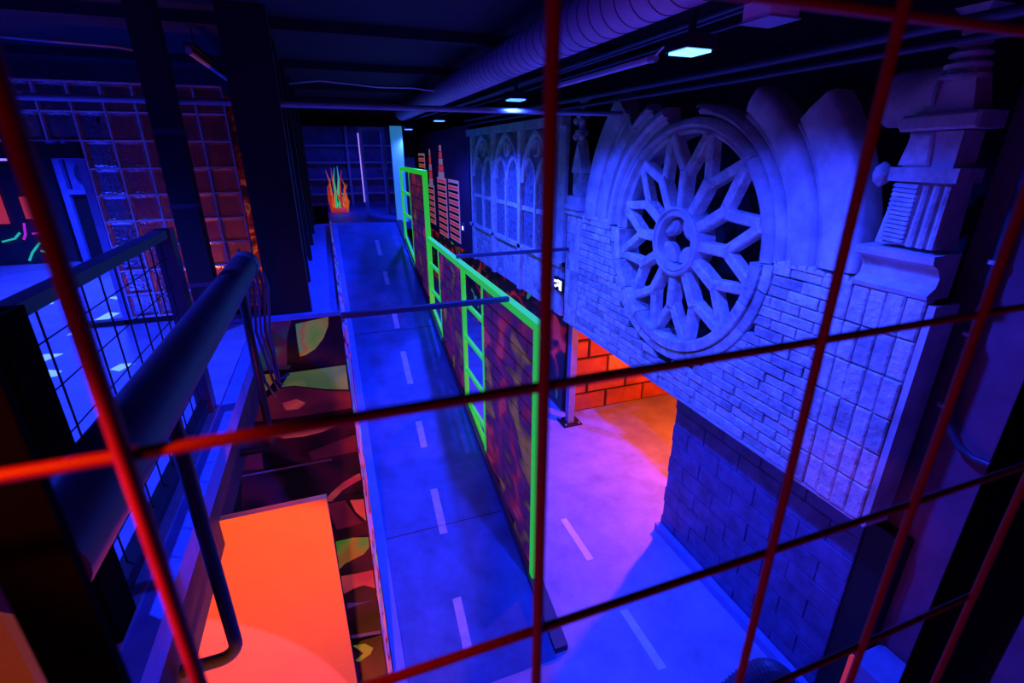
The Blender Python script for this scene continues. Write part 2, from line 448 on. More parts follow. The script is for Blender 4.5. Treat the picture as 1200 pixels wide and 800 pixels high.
# ------------------------------------------------------------------ the ramp
RS = 3.0 / 9.72
def rz(y): return max(0.0, (y - 3.0) * RS)
ramp = thing('ramp', (0.85, 3.0, 0), 'long blue painted ramp with a dashed line climbing to the landing', 'ramp')
MB().extrude_x([(3.0, 0.0), (12.719, 0.0), (12.719, 3.0)], 0.15, 1.56).build('deck', 'ramp', ramp)
MB().hexa([(0.045, 3.0, 0), (0.15, 3.0, 0), (0.15, 12.7, 0), (0.045, 12.7, 0), (0.045, 3.0, .07), (0.15, 3.0, .07), (0.15, 12.7, 3.05), (0.045, 12.7, 3.05)]).build('curb', 'curb', ramp)
MB().hexa([(1.56, 3.05, 0), (1.70, 3.05, 0), (1.70, 12.7, 0), (1.56, 12.7, 0), (1.56, 3.05, .07), (1.70, 3.05, .07), (1.70, 12.7, 3.05), (1.56, 12.7, 3.05)]).build('curb', 'seam', ramp)
def ramp_quad(x0, x1, y0, y1, dx=0):
    e, t = 0.002, 0.006
    return MB().hexa([(x0, y0, rz(y0) + e), (x1, y0, rz(y0) + e), (x1 + dx, y1, rz(y1) + e), (x0 + dx, y1, rz(y1) + e),
                      (x0, y0, rz(y0) + t), (x1, y0, rz(y0) + t), (x1 + dx, y1, rz(y1) + t), (x0 + dx, y1, rz(y1) + t)])
for x, y0, y1 in [(.75, 3.28, 3.80), (.80, 4.52, 5.12), (.83, 5.78, 6.25), (.87, 7.02, 7.81), (.90, 8.45, 9.08), (.94, 9.9, 10.41), (.95, 11.1, 11.82)]:
    ramp_quad(x - .045, x + .045, y0, y1, 0.015).build('dash_mark', 'rdash', ramp)
ramp_quad(0.16, 1.55, 4.62, 4.628).build('deck_joint', 'seam', ramp)
ramp_quad(0.16, 1.55, 8.4, 8.41).build('deck_joint', 'seam', ramp)

# thin painted partition left of the ramp
MB().extrude_x([(3.0, 0), (12.7, 0), (12.7, 3.1), (4.45, 3.1), (3.9, 1.5), (3.0, .25)], -0.012, 0.032).build('painted_partition', 'mural_thin')
tag(bpy.data.objects['painted_partition'], 'thin streaky painted partition along the left edge of the ramp', 'partition')

# dashes on the lower floor
fl = bpy.data.objects['floor']
for k, (y0, y1) in enumerate([(2.56, 3.25), (3.99, 4.75), (5.6, 6.2), (0.9, 1.6)]):
    d = box('floor_dash', 'dash', 2.42, 2.51, y0, y1, 0.0005, 0.004)
    tag(d, ['white floor dash nearest the corrugated hose', 'white floor dash beside the green railing end post',
            'white floor dash beside the archway post', 'white floor dash nearest the platform'][k], 'floor marking', 'dashes on the lower floor')

# ------------------------------------------------------------------ green railing with painted brick panels
gx0, gx1 = 1.585, 1.665
rail = thing('brick_railing', (1.625, 7.8, 0.2), 'fluorescent green framed railing with painted brick panels beside the ramp', 'railing')
def gbox(y0, y1, z0, z1, name='frame_bar', x0=gx0, x1=gx1): return box(name, 'green', x0, x1, y0, y1, z0, z1, rail)
gbox(3.72, 8.80, 3.13, 3.21, 'top_rail')
gbox(3.72, 3.80, rz(3.72) + .07, 3.13, 'post')
for y in (5.42, 6.40, 7.92): gbox(y, y + .07, rz(y) + .09, 3.13, 'post', 1.6, 1.65)
gbox(8.80, 8.88, rz(8.8) + .09, 4.33, 'post')
gbox(8.88, 11.75, 4.25, 4.33, 'top_rail')
for y in (10.45, 11.68): gbox(y, y + .07, rz(y) + .09, 4.25, 'post', 1.6, 1.65)
for z in (2.67, 2.16, 1.65, 1.15): gbox(5.49, 6.40, z - .025, z + .025, 'rung', 1.605, 1.645)
for z in (2.73, 2.24): gbox(7.99, 8.80, z - .025, z + .025, 'rung', 1.605, 1.645)
for z in (3.80, 3.32): gbox(10.52, 11.68, z - .025, z + .025, 'rung', 1.605, 1.645)
for y0, y1 in ((5.49, 6.40), (7.99, 8.80), (10.52, 11.68)):
    z0, z1 = rz(y0) + .09, rz(y1) + .09
    MB().hexa([(1.605, y0, z0), (1.645, y0, z0), (1.645, y1, z1), (1.605, y1, z1), (1.605, y0, z0 + .06), (1.645, y0, z0 + .06), (1.645, y1, z1 + .06), (1.605, y1, z1 + .06)]).build('rung', 'green', rail)
# solid panels faced with bricks on the ramp side
for y0, y1, zt, bh, bl in ((3.80, 5.42, 3.13, .17, .36), (6.47, 7.92, 3.13, .17, .36), (8.88, 10.45, 4.25, .22, .5)):
    zb0, zb1 = rz(y0) + .07, rz(y1) + .07
    pan = MB().extrude_x([(y0, zb0), (y1, zb1), (y1, zt), (y0, zt)], 1.612, 1.64).build('panel', 'joint', rail)
    r = 0
    z = zt - bh
    while z > zb0:
        y = y0 - (bl / 2 if r % 2 else 0)
        while y < y1:
            a, b = max(y, y0) + .009, min(y + bl, y1) - .009
            lowest = rz(b) + .09
            if b - a > .05 and z + .03 > lowest - .1 and z + bh - .01 > lowest:
                za, zb_ = max(z + .006, rz(a) + .08), max(z + .006, rz(b) + .08)
                t = z + bh - .012
                if t - zb_ > .03:
                    MB().piece([(a, za), (b, zb_), (b, t), (a, t)], 1.602 - random.random() * .004, 1.613, .004).build('brick', 'mural_brick', pan)
            y += bl
        z -= bh
        r += 1
# cross bars
tag(MB().box(-0.01, 1.60, 4.47, 4.53, 3.205, 3.25).build('cross_bar', 'dimpipe'), 'flat dark cross bar over the ramp near the railing end', 'bar')
tag(MB().box(1.62, 3.37, 6.72, 6.78, 3.215, 3.26).build('cross_bar', 'dimpipe'), 'flat dark cross bar from the green rail to the stone facade', 'bar')
tag(MB().box(1.59, 1.86, 12.72, 12.84, 3.0, 5.2).build('pale_post', 'cyan_post'), 'pale cyan post at the head of the ramp', 'post')

# ------------------------------------------------------------------ rose window facade
XF = 3.40
CY, CZ0 = 4.30, 3.73
BT, BB = 3.76, 2.08
rose = thing('rose_window_facade', (3.45, 4.3, BB), 'white stone facade with a round gothic rose window of twelve petals', 'facade')
STN = ['stone', 'stone', 'stone2', 'stone3']
# backing with half-round opening: two halves and lower fillet pieces
rb = 1.22
seg = 20
pts = [(CY - rb * math.cos(math.pi * i / seg), CZ0 - rb * math.sin(math.pi * i / seg)) for i in range(seg + 1)]
bk = MB()
for i in range(seg):
    (ya, za), (yb, zb) = pts[i], pts[i + 1]
    bk.extrude_x([(ya, BB), (yb, BB), (yb, zb), (ya, za)], XF + .045, XF + .16)
bk.box(XF + .045, XF + .16, 1.82, CY - rb, BB, BT - .02)
bk.box(XF + .045, XF + .16, CY + rb, 6.85, BB, BT - .02)
bk.build('backing', 'mortar', rose)
# bricks
RB = 1.29
nc = 18
ch = (BT - BB) / nc
def cut(z):
    d = RB * RB - (z - CZ0) ** 2
    return math.sqrt(d) if d > 0 else 0
for r in range(nc):
    z0, z1 = BB + r * ch, BB + (r + 1) * ch
    y = 2.44 - (0.135 if r % 2 else 0) - random.random() * .04
    while y < 6.42:
        L = 0.24 + random.random() * 0.07
        a, b = max(y, 2.44), min(y + L, 6.42)
        y += L
        if b - a < .03: continue
        c0, c1 = cut(z0), cut(min(z1, CZ0))
        def emit(a0, b0, a1, b1):
            g = .0055
            if b0 - a0 < .035 or b1 - a1 < .035: return
            xf = XF - random.random() * .02
            j = lambda: random.uniform(-.003, .003)
            MB().piece([(a0 + g, z0 + g + j()), (b0 - g, z0 + g + j()), (b1 - g, z1 - g + j()), (a1 + g, z1 - g + j())], xf, XF + .05, .007).build('brick', random.choice(STN), rose)
        if c0 == 0 and c1 == 0: emit(a, b, a, b)
        else:
            emit(a, min(b, CY - c0), a, min(b, CY - c1))          # right of the circle
            emit(max(a, CY + c0), b, max(a, CY + c1), b)          # left of the circle
# right pilaster: six courses of five upright bricks; left pilaster: six of three
for r in range(6):
    h = (BT - BB) / 6
    z0, z1 = BB + r * h, BB + (r + 1) * h
    for k in range(5):
        w = (2.44 - 1.84) / 5
        a, b = 1.84 + k * w, 1.84 + (k + 1) * w
        MB().piece([(a + .005, z0 + .006), (b - .005, z0 + .006 + random.uniform(-.005, .005)), (b - .005, z1 - .006), (a + .005, z1 - .006)], XF - .022 - random.random() * .014, XF + .05, .009).build('upright_brick', random.choice(STN), rose)
    for k in range(3):
        w = (6.84 - 6.42) / 3
        a, b = 6.42 + k * w, 6.42 + (k + 1) * w
        MB().piece([(a + .003, z0 + .003), (b - .003, z0 + .003), (b - .003, z1 - .003), (a + .003, z1 - .003)], XF - .02 - random.random() * .01, XF + .05, .008).build('upright_brick', random.choice(STN), rose)
box('end_board', 'mould', XF - .01, XF + .22, 1.795, 1.838, BB - .02, BT - .03, rose)
box('bottom_trim', 'mould', XF - .02, XF + .05, 1.80, 6.86, BB - .025, BB - .003, rose)
# rough crumbled cap on the bricks
for a, b in ((1.86, 3.0), (5.62, 6.4)):
    y = a
    while y < b:
        w = random.uniform(.04, .09)
        h = random.uniform(.012, .045)
        MB().piece([(y, BT - .012), (min(y + w, b), BT - .012), (min(y + w, b) - .01, BT + h), (y + .012, BT + h * .8)], XF - .02, XF + .1, .006).build('rubble_cap', 'stone3', rose)
        y += w
# lower voussoirs: two rings
for r0, r1, n, off, xo in ((1.055, 1.172, 9, 0, .035), (1.178, 1.285, 9, 9, .012)):
    edges = [-180 + i * 20 + off for i in range(10)]
    if off: edges = [-180] + edges[:-1] + [0]
    for a0, a1 in zip(edges[:-1], edges[1:]):
        x = XF - xo - random.random() * .008
        pr = [(r0 + .003, XF + .26), (r0 + .003, x + .008), (r0 + .012, x), (r1 - .012, x), (r1 - .003, x + .008), (r1 - .003, XF + .26 if r0 < 1.1 else XF + .06)]
        MB().arc(CY, CZ0, a0 + .35, a1 - .35, pr, 6).build('voussoir', random.choice(STN), rose)
# upper arch mouldings, broken off in steps
def arch(r0, r1, a0, a1, xf, xb, name='arch_moulding', bead=True):
    w = r1 - r0
    pr = [(r0, xb), (r0, xf + .06), (r0 + .01, xf + .05), (r0 + .03, xf + .03), (r0 + .045, xf + .055), (r0 + .055, xf + .055), (r0 + .065, xf + .01), (r0 + w * .5, xf - .012), (r1 - .05, xf - .006), (r1 - .025, xf + .012), (r1 - .012, xf + .05), (r1 - .012, xb)]
    MB().arc(CY, CZ0, a0, a1, pr, max(4, int(abs(a1 - a0) / 4))).build(name, 'mould', rose, True)
for k in range(4): arch(1.055, 1.215, k * 45 + .2, (k + 1) * 45 - .2, XF + .01, XF + .28)
arch(1.222, 1.33, 1.5, 87, XF + .0, XF + .2)
arch(1.335, 1.615, 2, 59.5, XF - .01, XF + .2)
arch(1.62, 1.98, 2.5, 41, XF - .02, XF + .2)
arch(1.222, 1.40, 108, 179, XF - .02, XF + .2)
arch(1.405, 1.66, 130, 179, XF - .01, XF + .2)
arch(1.66, 2.05, 131, 179.4, XF - .02, XF + .2)
arch(1.405, 1.55, 117, 129.5, XF - .03, XF + .15)
# tracery: twelve spokes, each forking into two arms that meet the ring in petal points
def bar(r0, a0, r1, a1, w, xf, xb, name):
    p0 = (CY - r0 * math.cos(R(a0)), CZ0 + r0 * math.sin(R(a0)))
    p1 = (CY - r1 * math.cos(R(a1)), CZ0 + r1 * math.sin(R(a1)))
    dx, dz = p1[0] - p0[0], p1[1] - p0[1]
    L = math.hypot(dx, dz)
    nx, nz = -dz / L * w / 2, dx / L * w / 2
    return MB().piece([(p0[0] + nx, p0[1] + nz), (p1[0] + nx, p1[1] + nz), (p1[0] - nx, p1[1] - nz), (p0[0] - nx, p0[1] - nz)], xf, xb, .014).build(name, random.choice(['stone', 'stone3', 'stone']), rose)
for k in range(12):
    a = 30 * k + 1
    bar(.33, a, .72, a, .105, XF - .005, XF + .13, 'spoke')
    xo = random.uniform(0, .012)
    bar(.67, a, 1.075, a + 14, .098, XF + .012 + xo, XF + .13, 'petal_arm')
    bar(.67, a, 1.075, a - 14, .098, XF + .016 + xo, XF + .13, 'petal_arm')
# hub with quatrefoil
hub = MB().arc(CY, CZ0, 0, 360, [(.25, XF + .2), (.25, XF + .02), (.27, XF - .03), (.30, XF - .035), (.315, XF - .01), (.335, XF - .04), (.36, XF - .03), (.365, XF + .2)], 48).build('hub_ring', 'mould', rose, True)
for k in range(4):
    a = R(45 + 90 * k)
    cy, cz = CY - .255 * math.cos(a), CZ0 + .255 * math.sin(a)
    q = MB()
    pr = [(.155, XF + .1), (.155, XF + .035), (.10, XF + .02), (.04, XF + .05), (.04, XF + .1)]
    da = 45 + 90 * k + 180
    q.arc(cy, cz, da - 62, da + 62, [(.02, XF + .12), (.02, XF + .03), (.11, XF + .02), (.15, XF + .05), (.15, XF + .12)], 12)
    q.build('quatrefoil_cusp', 'mould', rose, True)

# ------------------------------------------------------------------ gothic window facade
W = thing('gothic_window_facade', (3.45, 9.7, BB), 'pale stone facade with three pointed twin lancet windows', 'facade')
WY0, WY1, WT = 7.02, 12.42, 5.12
box('backing', 'mortar', 3.46, 3.60, WY0, WY1, BB, WT, W)
mull = [7.45, 8.88, 10.50, 12.10]
# stone apron of coursed blocks under the sills
nr = 6
for r in range(nr):
    h = (2.93 - BB) / nr
    y = WY0
    while y < WY1:
        L = random.uniform(.36, .54)
        a, b = y, min(y + L, WY1)
        if b - a > .06:
            MB().piece([(a + .004, BB + r * h + .004), (b - .004, BB + r * h + .004), (b - .004, BB + (r + 1) * h - .004), (a + .004, BB + (r + 1) * h - .004)], 3.425 - random.random() * .008, 3.465, .006).build('block', random.choice(STN), W)
        y += L
for y in mull: box('mullion', 'stone3', 3.36, 3.47, y - .075, y + .075, BB, 4.98, W)
box('pilaster', 'mould', 3.40, 3.47, WY0, 7.28, BB, 4.98, W)
box('cornice', 'mould', 3.33, 3.5, WY0, WY1, 4.98, 5.12, W)
box('sill', 'stone', 3.36, 3.47, WY0, WY1, 2.90, 2.97, W)
box('transom', 'stone', 3.40, 3.47, mull[0], mull[3], 3.62, 3.70, W)
for i in range(3):
    y0, y1 = mull[i] + .075, mull[i + 1] - .075
    mid = (y0 + y1) / 2
    box('mullion', 'stone3', 3.385, 3.47, mid - .04, mid + .04, 2.97, 4.14, W)
    box('tympanum', 'leadglass', 3.45, 3.47, y0 + .005, y1 - .005, 4.10, 4.975, W)
    def pointed(ya, yb, spring, rise, th, xf, name):
        w = yb - ya
        r = (rise * rise + w * w / 4) / w
        th0 = math.degrees(math.acos(max(-1, (r - w / 2) / r)))
        pr = [(r - th, 3.47), (r - th, xf + .02), (r - th * .6, xf), (r - .004, xf), (r, xf + .01), (r, 3.47)]
        MB().arc(ya + r, spring, 0, th0, pr, 10).build(name, 'stone3', W)
        MB().arc(yb - r, spring, 180 - th0, 180, pr, 10).build(name, 'stone3', W)
    pointed(y0, y1, 4.10, .87, .085, 3.375, 'pointed_arch')
    for a, b in ((y0, mid), (mid, y1)):
        for z0, z1 in ((2.97, 3.62), (3.70, 4.12)):
            box('relief_panel', 'leadglass', 3.43, 3.47, a + .045, b - .045, z0 + .01, z1, W)
        pointed(a, b, 4.10, .46, .06, 3.395, 'lancet_arch')
    MB().arc(mid, 4.69, 0, 360, [(.10, 3.47), (.10, 3.42), (.125, 3.385), (.155, 3.40), (.155, 3.47)], 20).build('oculus_ring', 'stone3', W, True)
    MB().arc(mid, 4.69, 0, 360, [(.025, 3.47), (.025, 3.43), (.05, 3.40), (.07, 3.42), (.07, 3.47)], 16).build('oculus_boss', 'mould', W, True)

# ------------------------------------------------------------------ pinnacles
P1 = thing('pinnacle', (3.42, 6.6, BT), 'slender stone pinnacle left of the rose window', 'pinnacle')
box('base_moulding', 'mould', 3.34, 3.56, 6.38, 6.86, BT, 3.84, P1)
box('base_moulding', 'mould', 3.31, 3.56, 6.36, 6.88, 3.84, 3.90, P1)
box('base_moulding', 'mould', 3.35, 3.56, 6.40, 6.84, 3.90, 4.02, P1)
box('shaft', 'stone2', 3.40, 3.54, 6.50, 6.74, 4.02, 4.34, P1)
MB().piece([(6.46, 4.34), (6.78, 4.34), (6.62, 4.78)], 3.38, 3.54, .012).build('gable', 'stone', P1)
MB().lathe(3.45, 6.62, [(.05, 4.6), (.05, 4.82), (.10, 4.85), (.10, 4.90), (.05, 4.92), (.05, 5.04), (.09, 5.07), (.09, 5.12), (.045, 5.14), (.045, 5.25), (.10, 5.28), (.10, 5.32)], 10).build('finial', 'stone2', P1, True)
for z in (4.82, 5.02):
    for dy in (-.09, .09): MB().lathe(3.40, 6.62 + dy, [(.01, z - .05), (.04, z - .03), (.05, z), (.04, z + .03), (.01, z + .05)], 8).build('crocket', 'stone2', P1, True)

P2 = thing('pinnacle', (3.42, 2.05, BT), 'carved stone pinnacle with feathered shaft right of the rose window', 'pinnacle')
# hollow (cavetto) cornice base
cav = [(3.56, BT), (3.36, BT), (3.35, 3.79), (3.41, 3.83), (3.42, 3.89), (3.38, 3.95), (3.32, 3.98), (3.31, 4.03), (3.56, 4.04)]
MB().extrude_y(cav, 1.84, 2.32).build('cavetto_base', 'mould', P2)
sh = MB().hexa([(3.36, 1.88, 4.06), (3.56, 1.88, 4.06), (3.56, 2.24, 4.06), (3.36, 2.24, 4.06), (3.38, 1.90, 4.44), (3.56, 1.90, 4.44), (3.56, 2.20, 4.44), (3.38, 2.20, 4.44)]).build('shaft', 'mould', P2)
for k in range(13):
    z = 4.075 + k * .027
    MB().hexa([(3.335, 2.06, z), (3.38, 2.06, z), (3.38, 2.20, z + .01), (3.335, 2.20, z + .01), (3.35, 2.06, z + .024), (3.38, 2.06, z + .024), (3.38, 2.20, z + .03), (3.35, 2.20, z + .03)]).build('feather', random.choice(['stone', 'stone2']), sh)
for y in (1.90, 1.955, 2.015): MB().tube([(3.355, y, 4.06), (3.37, y + .005, 4.42)], .022, 8).build('reed', 'stone2', sh, True)
box('band', 'stone2', 3.33, 3.56, 1.86, 2.24, 4.44, 4.52, P2)
MB().lathe(3.36, 2.30, [(.01, 4.40), (.045, 4.43), (.055, 4.475), (.045, 4.52), (.01, 4.55)], 10).build('crocket', 'stone2', P2, True)
box('block', 'mould', 3.37, 3.56, 1.92, 2.20, 4.52, 4.72, P2)
MB().piece([(2.04, 4.53), (2.22, 4.53), (2.18, 4.71), (2.06, 4.71)], 3.345, 3.4, .012).build('leaf', 'stone', P2)
MB().piece([(1.84, 4.73), (2.24, 4.72), (2.27, 4.76), (2.24, 4.81), (1.84, 4.82)], 3.32, 3.56, .015).build('band', 'mould', P2)
MB().hexa([(3.39, 1.92, 4.82), (3.56, 1.92, 4.82), (3.56, 2.18, 4.82), (3.39, 2.18, 4.82), (3.42, 1.98, 5.06), (3.54, 1.98, 5.06), (3.54, 2.12, 5.06), (3.42, 2.12, 5.06)]).build('spire', 'mould', P2)
for k, w in enumerate((.12, .11, .10, .085, .07)):
    z = 4.98 + k * .055
    MB().lathe(3.46, 2.05, [(w * .6, z), (w, z + .015), (w, z + .03), (w * .6, z + .05)], 10).build('crocket_ring', 'stone2', P2, True)
MB().hexa([(3.43, 2.02, 5.25), (3.5, 2.02, 5.25), (3.5, 2.08, 5.25), (3.43, 2.08, 5.25), (3.36, 1.96, 5.34), (3.55, 1.96, 5.34), (3.55, 2.14, 5.34), (3.36, 2.14, 5.34)]).build('finial', 'stone2', P2)

dr = thing('drum_fixture', (3.4, 2.3, 4.72), 'short smooth drum fixed beside the right pinnacle', 'fixture')
MB().tube([(3.55, 2.14, 4.92), (3.55, 2.46, 4.92)], .165, 32).build('body', 'mould', dr, True)
MB().tube([(3.55, 2.125, 4.92), (3.55, 2.145, 4.92)], .172, 32).build('rim', 'pipe', dr, True)

# black trunking pipe and bent conduit right of the facade
cd = thing('conduit', (3.62, 1.72, 2.8), 'black wall pipe bending below the right end of the facade', 'pipe')
MB().tube([(3.66, 1.74, 5.6), (3.66, 1.72, 4.2), (3.66, 1.70, 3.05), (3.66, 1.66, 2.93), (3.66, 1.58, 2.83), (3.66, 1.48, 2.79), (3.66, 1.35, 2.80), (3.66, 0.6, 2.9)], .022, 10).build('pipe', 'dimpipe', cd, True)
for z in (4.65, 4.0, 3.55, 3.05):
    MB().lathe(3.66, 1.72, [(.035, z - .012), (.035, z + .012)], 10).build('pipe_clip', 'tube', cd)

# ------------------------------------------------------------------ archway post, sign, hose, bench
ap = thing('archway_post', (3.68, 7.02, 0), 'slim steel post on a base plate at the archway', 'post')
box('shaft', 'frame', 3.62, 3.74, 6.97, 7.09, .02, 2.0, ap)
box('base_plate', 'blackmetal', 3.5, 3.86, 6.86, 7.2, 0, .02, ap)
for dx in (-.13, .13):
    for dy in (-.12, .12): MB().lathe(3.68 + dx, 7.03 + dy, [(.018, .02), (.018, .04)], 6).build('bolt', 'metal', ap)

sg = thing('lit_sign', (3.36, 7.12, 2.56), 'small black sign with white lit pictogram beside the facade gap', 'sign')
box('sign_box', 'black', 3.36, 3.40, 6.90, 7.20, 2.50, 2.72, sg)
def glyph(y0, y1, z0, z1): box('pictogram', 'sign_white', 3.354, 3.36, y0 - .09, y1 - .09, z0, z1, sg)
glyph(7.005, 7.03, 2.53, 2.69); glyph(7.03, 7.06, 2.60, 2.64); glyph(7.06, 7.085, 2.53, 2.69)
glyph(7.11, 7.16, 2.645, 2.69); glyph(7.10, 7.17, 2.58, 2.625); glyph(7.19, 7.28, 2.63, 2.67); glyph(7.20, 7.26, 2.55, 2.59)

hs = MB()
def hp(t):
    return Vector((2.78 + .62 * t, 2.10 - .06 * t, .10 + .22 * math.sin(t * math.pi)))
N = 44
hs.tube([hp(i / N) for i in range(N + 1)], [.10 if i % 2 else .082 for i in range(N + 1)], 14)
tag(hs.build('corrugated_hose', 'dimpipe', smooth=False), 'black corrugated hose lying at the foot of the block wall', 'hose')
bn = thing('low_crate', (3.55, 1.45, 0), 'low blue crate with a red corner below the plywood wall', 'crate')
box('body', 'frame', 3.38, 3.71, 1.28, 1.60, 0, .97, bn)
box('corner_cap', 'neon_r', 3.365, 3.40, 1.575, 1.615, .5, .98, bn)
tag(box('dark_gap_sheet', 'black', 3.60, 3.718, 1.64, 1.896, 0, 1.98), 'black sheet standing in for the shadow gap between block wall and plywood', 'panel')  # black sheet added to paint the shade of the gap

# ------------------------------------------------------------------ skyline towers
def tower(label, y0, y1, z0, z1, spire=None):
    t = thing('skyline_tower', (3.41, (y0 + y1) / 2, z0), label, 'wall art', 'striped skyline towers on the purple wall')
    box('backing', 'white_stripe', 3.405, 3.419, y0, y1, z0, z1, t)
    z = z0 + .05
    k = 0
    while z < z1 - .06:
        box('stripe', 'black' if k % 2 else 'red_stripe', 3.396, 3.405, y0 + .06, y1 - .06, z, z + .068, t)
        z += .1
        k += 1
    if spire:
        w, h = (y1 - y0) / 2, spire - z1
        m = (y0 + y1) / 2
        for i in range(5):
            ww = w * (.62 - i * .11)
            box('spire_tier', 'white_stripe' if i % 2 == 0 else 'red_stripe', 3.405, 3.419, m - ww, m + ww, z1 + h * i / 5, z1 + h * (i + 1) / 5 - .02, t)
tower('wide striped skyline tower nearest the gothic windows', 13.62, 14.85, 2.2, 3.9)
tower('tall striped skyline tower with stepped spire', 15.15, 16.4, 2.12, 3.9, 4.85)
tower('farther striped skyline tower with thin spire', 17.0, 17.9, 2.3, 3.6, 4.75)
tower('farthest striped skyline tower beside the green railing', 18.4, 19.6, 2.3, 4.6)
so = thing('wall_socket', (3.4, 13.25, 2.6), 'small lit white wall socket beside the skyline tower', 'socket')
box('plate', 'pipe', 3.395, 3.42, 13.15, 13.4, 2.58, 2.84, so)
box('light', 'sign_white', 3.39, 3.395, 13.22, 13.33, 2.64, 2.74, so)

# ------------------------------------------------------------------ far landing: frames, shelf wall, neon flame plant
fw = thing('end_shelving', (0.9, 17.6, 3.0), 'dark blue shelving wall at the end of the landing', 'shelving')
box('back_panel', 'block', -0.6, 2.3, 17.7, 17.8, 3.0, 5.4, fw)
for z in (3.35, 3.8, 4.3, 4.8): box('shelf', 'frame', -0.55, 2.25, 17.4, 17.7, z, z + .06, fw)
for x in (-.58, .75, 2.2): box('upright', 'frame', x, x + .08, 17.38, 17.7, 3.0, 5.4, fw)
fr = thing('landing_frame', (1.2, 14.5, 3.0), 'blue steel door frame with purple light strip on the landing', 'door frame')
for x in (0.98, 1.55): box('upright', 'frame', x, x + .10, 14.5, 14.6, 3.0, 5.15, fr)
box('header', 'frame', .98, 1.65, 14.5, 14.6, 5.15, 5.25, fr)
box('light_strip', 'strip_glow', .955, .98, 14.48, 14.52, 3.35, 5.1, fr)
tag(box('dark_door_leaf', 'darkwall', 1.75, 2.28, 13.7, 13.76, 3.0, 4.5), 'dark door leaf at the right of the landing', 'door')
pl = thing('neon_flames', (0.35, 15.6, 3.0), 'red and orange neon flame decoration with green sprigs on the landing', 'decoration')
for k in range(16):
    a = k * 2.4
    h = random.uniform(.4, 1.3)
    x0, y0 = .32 + .22 * math.cos(a), 15.6 + .15 * math.sin(a)
    m_ = ['neon_r', 'neon_o', 'neon_r', 'neon_g'][k % 4]
    MB().tube([(x0, y0, 3.0), (x0 + .06 * math.sin(k), y0, 3 + h * .4), (x0 - .05 * math.cos(k * 3), y0, 3 + h * .75), (x0 + .08 * math.sin(k * 2), y0, 3 + h)], [.028, .035, .02, .003], 7).build('flame_blade', m_, pl, True)
MB().lathe(.32, 15.6, [(.20, 3.0), (.24, 3.05), (.2, 3.12), (.1, 3.16)], 14).build('base', 'neon_r', pl, True)

# ------------------------------------------------------------------ left: dark cage wall, columns, glass blocks
cg = thing('cage_wall', (-0.55, 8.5, 3.0), 'black framed cage wall with mesh panels beside the ledge', 'cage')
box('core', 'black', -0.66, -0.50, 5.6, 13.0, 3.0, 5.7, cg)
for y in (5.42, 6.9, 8.4, 9.9, 11.4, 12.8): box('post', 'black', -0.70 if y < 6 else -.52, -0.30 if y < 6 else -.34, y, y + (.18 if y < 6 else .12), 3.0, 5.79, cg)
mw = MB()
for k in range(18):
    y = 5.65 + k * .4
    mw.tube([(-.47, y, 3.1), (-.47, y, 5.6)], .006, 4)
for k in range(12): mw.tube([(-.47, 5.6, 3.2 + k * .2), (-.47, 12.9, 3.2 + k * .2)], .006, 4)
mw.build('wire_mesh', 'frame', cg)
box('bottom_rail', 'frame', -.5, -.40, 5.62, 12.9, 3.0, 3.06, cg)

col = thing('black_column', (-1.22, 5.2, 3.0), 'thick black steel column before the glass block wall', 'column')
box('shaft', 'black', -1.28, -1.08, 5.12, 5.3, 3.0, 5.79, col)
for z in (3.45, 4.15, 4.75): box('strap', 'seam', -1.285, -1.075, 5.115, 5.3, z, z + .04, col)

gwall = thing('glass_block_wall', (-1.5, 5.72, 3.0), 'wall of rippled glass blocks glowing red from behind', 'glass wall')
GY = 5.72
bw, bh = .235, .235
proto = None
def gblock(i, j):
    global proto
    x, z = -0.80 - (i + 1) * bw, 3.06 + j * bh
    if proto is None:
        c = .02
        m_ = MB()
        x0, x1, y0, y1, z0, z1 = x + .010, x + bw - .010, GY - .035, GY + .035, z + .010, z + bh - .010
        # pillow block: bevelled front and back
        v = []
        for yy, ii in ((y0, c), (y0 + c, 0), (y1 - c, 0), (y1, c)):
            v += [(x0 + ii, yy, z0 + ii), (x1 - ii, yy, z0 + ii), (x1 - ii, yy, z1 - ii), (x0 + ii, yy, z1 - ii)]
        f = [(0, 1, 2, 3), (15, 14, 13, 12)]
        for q in range(3):
            for e in range(4): f.append((q * 4 + e, q * 4 + (e + 1) % 4, q * 4 + 4 + (e + 1) % 4, q * 4 + 4 + e))
        m_.add(v, f)
        proto = m_.build('glass_block', 'glass', gwall)
    else:
        share(proto, 'glass_block', (x + bw / 2, GY, z + .010), gwall)
for i in range(4):
    for j in range(9): gblock(i, j)
for j in range(9): gblock(4, j)
for i in (5, 6):
    for j in (7, 8): gblock(i, j)
# grout grid
for i in range(0, 6): box('grout_bar', 'dash', -0.80 - i * bw - .005, -0.80 - i * bw + .005, GY - .045, GY + .03, 3.04, 3.06 + 9 * bh, gwall)
for i in (6, 7): box('grout_bar', 'dash', -0.80 - i * bw - .005, -0.80 - i * bw + .005, GY - .045, GY + .03, 3.06 + 7 * bh, 3.06 + 9 * bh, gwall)
for j in range(10):
    box('grout_bar', 'dash', -0.80 - (5 if j < 7 else 7) * bw, -0.80, GY - .04, GY + .03, 3.055 + j * bh, 3.065 + j * bh, gwall)
box('sill', 'black', -2.5, -.76, GY - .05, GY + .05, 3.0, 3.05, gwall)
box('beam', 'black', -3.6, -2.0, GY - .08, GY + .02, 4.56, 4.68, gwall)
box('jamb', 'frame', -2.05, -1.985, GY - .05, GY + .05, 3.0, 4.56, gwall)
tag(box('red_back_panel', 'redback', -2.05, -.86, 6.75, 6.8, 3.0, 5.2), 'red panel with painted orange glints behind the glass blocks', 'panel')

